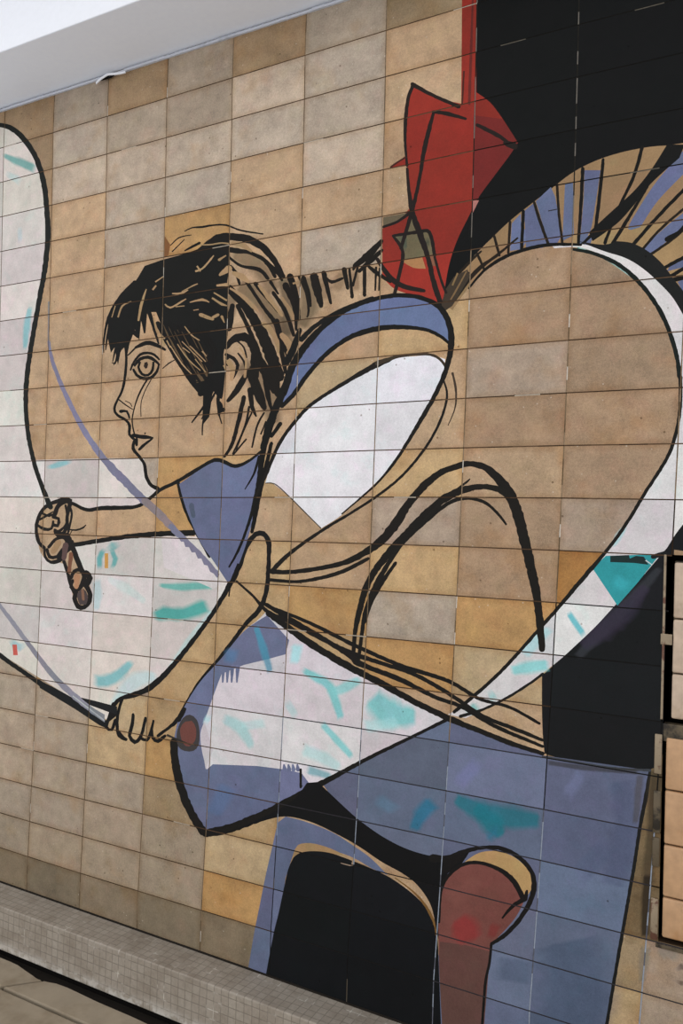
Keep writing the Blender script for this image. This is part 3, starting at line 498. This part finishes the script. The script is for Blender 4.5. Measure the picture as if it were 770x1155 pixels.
for c in range(C0,C1):
    for r in range(R0,R1):
        q=[G(c,r+1),G(c+1,r+1),G(c+1,r),G(c,r)]                # ccw seen from the front
        cx=sum(p[0] for p in q)/4; cz=sum(p[1] for p in q)/4
        q=[(p[0]+math.copysign(GAP,cx-p[0]),p[1]+math.copysign(GAP,cz-p[1])) for p in q]
        x0,x1=min(p[0] for p in q),max(p[0] for p in q); z0,z1=min(p[1] for p in q),max(p[1] for p in q)
        base=tone(c,r); rnd=random.Random(c*77+r*13).random()
        faces=[q]; src=[(-1,None)]
        for k,it in enumerate(ITEMS):
            B=BOX[k]
            if B[0]>x1 or B[1]<x0 or B[2]>z1 or B[3]<z0: continue
            for t in it[4]:
                a=(t[1][0]-t[0][0])*(t[2][1]-t[0][1])-(t[1][1]-t[0][1])*(t[2][0]-t[0][0])
                if abs(a)<1e-10: continue
                tt=t if a>0 else [t[0],t[2],t[1]]
                if max(v[0] for v in tt)<x0 or min(v[0] for v in tt)>x1 or max(v[1] for v in tt)<z0 or min(v[1] for v in tt)>z1: continue
                p=clip([(v[0],v[1]) for v in tt],q)
                if p:
                    A=sum(p[i][0]*p[(i+1)%len(p)][1]-p[(i+1)%len(p)][0]*p[i][1] for i in range(len(p)))
                    if A>2e-9: faces.append(p); src.append((k,t))
        def cellof(x,z): return ((x-x0)/(x1-x0),(z-z0)/(z1-z0),rnd)
        if len(faces)==1:
            v=q; WALL.tris.append(([(p[0],p[1]) for p in v],[base]*4,[cellof(*p) for p in v],0)); SIDES.append(q); continue
        vs=[];fs=[]
        for f in faces:
            b=len(vs); vs+= [Vector(((p[0]-cx)*1000,(p[1]-cz)*1000)) for p in f]; fs.append(list(range(b,b+len(f))))
        ov,oe,of,_,_,ofc=delaunay_2d_cdt(vs,[],fs,1,1e-4,True)
        hole=False
        jt={}
        N_=len(of); gxs=np.array([sum(ov[i].x for i in f)/len(f) for f in of])/1000+cx; gzs=np.array([sum(ov[i].y for i in f)/len(f) for f in of])/1000+cz
        hit=[{} for _ in of]; inq=None
        for fi,p in enumerate(faces):
            ok=np.ones(N_,bool); n=len(p)
            for j in range(n):
                a_,b_=p[j],p[(j+1)%n]; ok&=((b_[0]-a_[0])*(gzs-a_[1])-(b_[1]-a_[1])*(gxs-a_[0]))>-1e-9
            k,tt=src[fi]
            if k<0: inq=ok; continue
            for i in np.nonzero(ok)[0]: hit[i].setdefault(k,tt)
        for fi,f in enumerate(of):
            if not inq[fi]: continue
            ks=hit[fi]
            pts=[(ov[i].x/1000+cx,ov[i].y/1000+cz) for i in f]
            cols=[list(base) for _ in f]; own=WALL; mat=0; bad=False
            for k in sorted(ks):
                kind,pt,col,jit,_=ITEMS[k]
                if kind=='hole': bad=True; break
                if kind=='fill':
                    own=pt
                    if col is None: cols=[list(base) for _ in f]; mat=0
                    else:
                        rr=random.Random(k*7919+c*131+r*17); j=1+rr.uniform(-jit,jit)
                        L=lin([min(255,v*j*(1+rr.uniform(-jit,jit)*.25)) for v in col]); cols=[list(L) for _ in f]; mat=1
                else:
                    L=lin(col); al=[bary(ks[k],x,z) for x,z in pts]
                    cols=[[a+(b-a)*w for a,b in zip(cc,L)] for cc,w in zip(cols,al)]
                    if sum(al)/3>.25: own=pt; mat=1
            if bad: hole=True; continue
            own.tris.append((pts,cols,[cellof(*p) for p in pts],mat))
        if not hole: SIDES.append(q)
def build(P,name,parent=None):
    me=bpy.data.meshes.new(name); vs=[];idx={};fs=[];cols=[];cells=[];mats=[]
    for pts,cc,ce,m in P.tris:
        f=[]
        for p in pts:
            k=(round(p[0]*2e6),round(p[1]*2e6))
            if k not in idx: idx[k]=len(vs); vs.append((p[0],0,p[1]))
            f.append(idx[k])
        if len(set(f))<3: continue
        fs.append(f); cols+=cc; cells+=ce; mats.append(m)
    me.from_pydata(vs,[],fs)
    ta=me.attributes.new('tone','FLOAT_COLOR','CORNER'); tc=me.attributes.new('cell','FLOAT_VECTOR','CORNER')
    ta.data.foreach_set('color',[v for c in cols for v in (*c,1.0)]); tc.data.foreach_set('vector',[v for c in cells for v in c])
    me.materials.append(TILE_M); me.materials.append(PAINT_M); me.polygons.foreach_set('material_index',mats); me.update()
    o=bpy.data.objects.new(name,me); COL.objects.link(o); o.parent=parent; return o
wall=build(WALL,'wall_back'); tag(wall,kind='structure')
bm=bmesh.new()
for q in SIDES:
    fr=[bm.verts.new((p[0],0.0001,p[1])) for p in q]; bk=[bm.verts.new((p[0],.004,p[1])) for p in q]
    for i in range(4): bm.faces.new((fr[i],bk[i],bk[(i+1)%4],fr[(i+1)%4]))
mesh_ob('tile_edge',bm,SIDE_M,wall)
bm=bmesh.new(); XL,XR=C0*TW-.1,C1*TW+.1; hx=HOLE[0][0]
box(bm,(XL,.0022,LEDGE-.02),(hx,.1,CEIL+.02)); box(bm,(hx,.0022,zU1),(XR,.1,CEIL+.02)); box(bm,(hx,.0022,LEDGE-.02),(XR,.1,zL0)); box(bm,(hx+.9,.0022,zL0),(XR,.1,zU1))
mesh_ob('grout',bm,GROUT_M,wall)
JV=[];JF=[];JC=[]
def jcol(c,r,vert):
    rr=JR.random()
    if c>=7 and r<=4:
        if vert: return (118,112,104) if rr<.45 else (40,38,34)
        return (22,21,19) if rr<.93 else (90,84,74)
    if 5<=c<=6 and r>=18: return (24,24,24) if rr<.9 or not vert else (90,82,70)
    if c>=8 and 12<=r<=15: return (24,23,22)
    if c>=5 and r>=15: return ((150,158,172) if rr<.7 else (96,98,108)) if vert else (50,48,52)
    if vert: return (205,195,182) if rr<.08 else random.choice([(128,108,84),(106,88,66),(144,123,99)])
    return (170,158,142) if rr<.035 else random.choice([(62,46,33),(76,57,42),(92,71,53)])
JR=random.Random(11)
lerp=lambda p,q,u:tuple(i+(j-i)*u for i,j in zip(p,q))
for c in range(C0,C1+1):
    for r in range(R0,R1+1):
        g=G(c,r); W_=GAP*1.15
        for e,vert in ((G(c,r+1) if r<R1 else None,True),(G(c+1,r) if c<C1 else None,False)):
            if e is None: continue
            if (hx-.004 if vert else hx-.05)<(max(g[0],e[0]) if vert else g[0]) and g[0]<hx+.9 and zL0-.001<max(g[1],e[1]) and min(g[1],e[1])<zU1+.001 and not(vert and g[0]<hx-.001): continue
            for k in range(4):
                p,q=lerp(g,e,k/4),lerp(g,e,(k+1)/4); col=jcol(c,r,vert)
                if vert: JV.extend([(q[0]-W_,0.0009,q[1]),(q[0]+W_,0.0009,q[1]),(p[0]+W_,0.0009,p[1]),(p[0]-W_,0.0009,p[1])])
                else: JV.extend([(p[0],.0008,p[1]-W_),(q[0],.0008,q[1]-W_),(q[0],.0008,q[1]+W_),(p[0],.0008,p[1]+W_)])
                n=len(JV)-4; JF.append((n,n+1,n+2,n+3)); JC.extend([lin(col)]*4)
me=bpy.data.meshes.new('joint_filler'); me.from_pydata(JV,[],JF); ta=me.attributes.new('tone','FLOAT_COLOR','CORNER'); ta.data.foreach_set('color',[v for c in JC for v in (*c,1.0)]); me.materials.append(JOINT_M)
o=bpy.data.objects.new('joint_filler',me); COL.objects.link(o); o.parent=wall
mural=empty('mural',(1.2,0,Z0-1.2))
tag(mural,'large hand-painted mural of a short-haired child with a skipping rope, on the tiled wall','mural')
objs={}
for P in PARTS:
    if P is WALL or not P.tris: continue
    par=wall if P.name=='grime_stain' else mural if P.parent is None else objs.get(P.parent,mural)
    nm={'outline':'ink_outline'}.get(P.name,P.name)
    o=build(P,nm,par); objs[P]=o
    if par is mural: o.matrix_parent_inverse=Matrix.Translation(mural.location).inverted()
LBL={'hair':'black brush-stroke hair','sleeve':'white sleeve patch','kite':'red kite-shaped patch','crescent':'white crescent','black_ground':'black painted ground','shoe':'dark red shoe','shoulder_band':'blue shoulder band','blouse':'blue blouse collar'}
for P,o in objs.items():
    if P.name in LBL: o['label']=LBL[P.name]
# ---------------- recessed cabinet doors ----------------
bm=bmesh.new(); box(bm,(hx-.02,.1,zL0-.02),(hx+.92,.12,zU1+.02))
box(bm,(hx-.02,.0022,zL0),(hx,.1,zU1)); mesh_ob('recess_lining',bm,DARK_M,wall)
def facing(name,label,xl,rows,bot,top,cols):
    t=empty(name,(xl,0.02,bot)); tag(t,label,'cabinet door')
    bm=bmesh.new(); box(bm,(xl,.012,bot),(xl+.62,.03,top),.002); mesh_ob('door_leaf',bm,RUST_M,t)
    for (z0,z1),colr in zip(rows,cols):
        for n in range(3):
            a=xl+.001+n*.21; bm=bmesh.new(); box(bm,(a,-.003,z0+.0012),(a+.208,.013,z1-.0012),.004,3)
            j=random.uniform(.94,1.05); o=mesh_ob('facing_tile',bm,PLATE[colr],t,True)
    return t
PLATE={'pale':plain('pale_tile',(184,163,143),.5,.3,45,.3,c2=(160,138,112),sc2=9),'tan':plain('tan_tile',(180,143,108),.5,.3,45,.3,c2=(172,128,88),sc2=9)}
z=lambda y,x=766:on(x,y).z
up=facing('cabinet_door','upper tiled cabinet door with three rows of pale tiles, right edge of wall',2.1665,[(z(698),z(634)),(z(760),z(698.5)),(z(812),z(760.5))],z(812.5),z(633),['pale']*3)
lo=facing('cabinet_door','lower tiled cabinet door with orange-tan tiles, under the pale-tiled door',2.158,[(z(893),z(833)),(z(955),z(893.5)),(z(1015),z(955.5)),(z(1062),z(1015.5))],z(1063),z(832),['tan','tan','tan','tan'])
bm=bmesh.new(); h=on(752,720); box(bm,(on(745,720).x,-.004,on(751,727).z),(on(758,720).x,.0,on(751,715).z),.001); mesh_ob('hinge_clip',bm,PALE_M,up)
bm=bmesh.new(); box(bm,(hx,-.001,zU0+.004-.05),(hx+.7,.02,zU0-.008),.002); mesh_ob('cross_bar',bm,RUST_M,lo)
bm=bmesh.new(); box(bm,(hx-.006,-.0025,zU0),(hx-.001,.001,zU1),.0008); mesh_ob('frame_edge',bm,PALE_M,up)
bm=bmesh.new(); box(bm,(hx-.005,-.004,zL0-.012),(hx+.7,.0,zL0-.004),.001); mesh_ob('frame_edge',bm,RUST_M,lo)
for y0,y1,m in ((828,873,PALE_M),(892,940,RUST_M),(945,978,RUST_M),(1014,1061,PALE_M)):
    bm=bmesh.new(); a=on(745,y1).z; b=on(745,y0).z; box(bm,(hx-.016,-.005,a),(hx-.001,.0,b),.002,2); mesh_ob('hinge',bm,m,lo,True)
# ---------------- ledge, ceiling, floor ----------------
def mosaic():
    k=NT('grey_mosaic'); p=k.pos(); sp=k.n('ShaderNodeSeparateXYZ'); k.l(p,sp.inputs[0])
    cb=k.n('ShaderNodeCombineXYZ'); k.l(k.math('ADD',sp.outputs[0],k.math('MULTIPLY_ADD',k.noise(p,12,2),.006,0)),cb.inputs[0]); k.l(k.math('SUBTRACT',sp.outputs[2],sp.outputs[1]),cb.inputs[1])
    br=k.n('ShaderNodeTexBrick',offset=0.0); k.l(cb.outputs[0],br.inputs['Vector'])
    br.inputs['Scale'].default_value=1; br.inputs['Brick Width'].default_value=.024; br.inputs['Row Height'].default_value=.024; br.inputs['Mortar Size'].default_value=.0014; br.inputs['Mortar Smooth'].default_value=.3
    br.inputs['Color1'].default_value=(*lin((146,136,124)),1); br.inputs['Color2'].default_value=(*lin((155,146,134)),1)
    mo=k.mix(k.ramp(k.noise(p,18,3),.56,.7),tuple(lin((126,117,106))),tuple(lin((196,189,178))))
    k.l(mo,br.inputs['Mortar'])
    g=k.noise(p,11,5,.65); col=k.mix(k.ramp(g,.42,.72,0,.5),br.outputs['Color'],tuple(lin((110,98,84))))
    low=k.math('MULTIPLY',k.ramp(sp.outputs[2],.012,.05,.75,0),k.ramp(k.noise(p,22,3,.7),.38,.6)); col=k.mix(low,col,tuple(lin((206,200,192))))
    f=k.noise(p,90,3,.7); cc=k.n('ShaderNodeCombineColor'); gg=k.math('MULTIPLY_ADD',f,.5,.75); [k.l(gg,cc.inputs[i]) for i in range(3)]
    col=k.mix(1.0,col,cc.outputs[0],'MULTIPLY')
    k.l(col,k.b.inputs['Base Color']); k.b.inputs['Roughness'].default_value=.6; k.b.inputs['Specular IOR Level'].default_value=.3
    k.bump(k.math('SUBTRACT',1.0,br.outputs['Fac']),.4,.002); return k.m
bm=bmesh.new(); box(bm,(XL,-.1118,.011),(XR,.1,LEDGE),.004,3); le=mesh_ob('baseboard_back',bm,mosaic()); tag(le,kind='structure')
# dropped ceiling edge beam, its face and the higher ceiling
bm=bmesh.new(); box(bm,(XL,-.232,CEIL),(XR,.1,CEIL+.5),.003); bm.normal_update()
for f in bm.faces: f.material_index=1 if f.normal.z<-.5 else 0
o=mesh_ob('trim_1',bm,[WHITE_M,SOFFIT_M]); tag(o,kind='structure')
bm=bmesh.new(); box(bm,(XL,-.9,CEIL+.5),(XR,.1,CEIL+.56)); o=mesh_ob('ceiling',bm,WHITE_M); tag(o,kind='structure')
bm=bmesh.new()
xs=[XL+i*.04 for i in range(int((XR-XL)/.04)+1)]
def lift(x):
    return .0
for a,b in zip(xs,xs[1:]):
    w=random.uniform(-.0012,.0012)
    box(bm,(a,-.006+w,CEIL-.013),(b,.0,CEIL-.0055))
o=mesh_ob('trim_2',bm,TRIM_M); tag(o,kind='structure')
# sprung flake of the sealing strip
bm=bmesh.new(); A=[(108,92.5),(114,87),(121,82.5),(128,82),(134,81.5),(141,80)]
L=[on(px,py,1,-.012-.01*math.sin(i/5*math.pi)) for i,(px,py) in enumerate(A)]
Lb=[on(px,py+2.2,1,-.012-.01*math.sin(i/5*math.pi)) for i,(px,py) in enumerate(A)]
f=[[bm.verts.new(p) for p in L],[bm.verts.new(p) for p in Lb],[bm.verts.new(p+Vector((0,.003,0))) for p in Lb],[bm.verts.new(p+Vector((0,.003,0))) for p in L]]
for k in range(4):
    for i in range(5): bm.faces.new((f[k][i],f[k][i+1],f[(k+1)%4][i+1],f[(k+1)%4][i]))
fl=mesh_ob('sprung_strip',bm,WHITE_M,o)
bm=bmesh.new(); A2=[(111,92),(118,86.5),(124,84.8),(131,84),(126,87.5),(119,90)]; bm.faces.new([bm.verts.new(on(px,py,1,-.0085)) for px,py in A2][::-1]); mesh_ob('torn_gap',bm,DARK_M,o)
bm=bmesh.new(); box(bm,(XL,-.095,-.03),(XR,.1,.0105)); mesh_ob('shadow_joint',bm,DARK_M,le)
bm=bmesh.new(); box(bm,(XL,-.003,LEDGE-.001),(XR,.003,LEDGE+.0045),.001); mesh_ob('corner_shade',bm,BED_M,le)  # thin dark strip standing in for the shade in the wall-ledge corner
# floor: slabs on a dark bed
bm=bmesh.new(); box(bm,(XL,-2.62,-.08),(XR+1,.1,-.014)); fo=mesh_ob('floor',bm,BED_M); tag(fo,kind='structure')
edge=[]; rr=random.Random(2); x=XL
bm=bmesh.new()
def slab(pts): prism(bm,pts,-.02,0,.004)
xj=.46
import itertools
cuts=[XL,-.70,-.12,xj,1.05,1.63,2.2,2.8,XR+1]
EDGE=[(XL,-.13),(-.5,-.128),(-.1,-.13),(.27,-.127),(.33,-.126),(.387,-.131),(.445,-.151),(.515,-.137),(.571,-.134),(.694,-.140),(.827,-.141),(.958,-.147),(1.4,-.14),(2.2,-.145),(XR+1.2,-.14)]
def edge_y(x):
    for (a,b),(c,d) in zip(EDGE,EDGE[1:]):
        if a<=x<=c: return b+(d-b)*(x-a)/(c-a)
    return -.14
for a,b in zip(cuts,cuts[1:]):
    n=14; sk=.055; xs_=[a+.005+(b-a-.01)*i/n+.02 for i in range(n+1)]
    slab([(a+.005-sk,-.226),(b-.005-sk,-.226)]+[(x,edge_y(x)) for x in xs_][::-1])
y0=-.237
for k in range(4):
    y1=y0-.58
    for a,b in zip(cuts,cuts[1:]):
        s=.29*(k%2) - .07
        slab([(a+s+.006,y1),(b+s-.006,y1),(b+s-.006,y0),(a+s+.006,y0)])
    y0=y1-.012
mesh_ob('paving_slab',bm,FLOOR_M,fo)
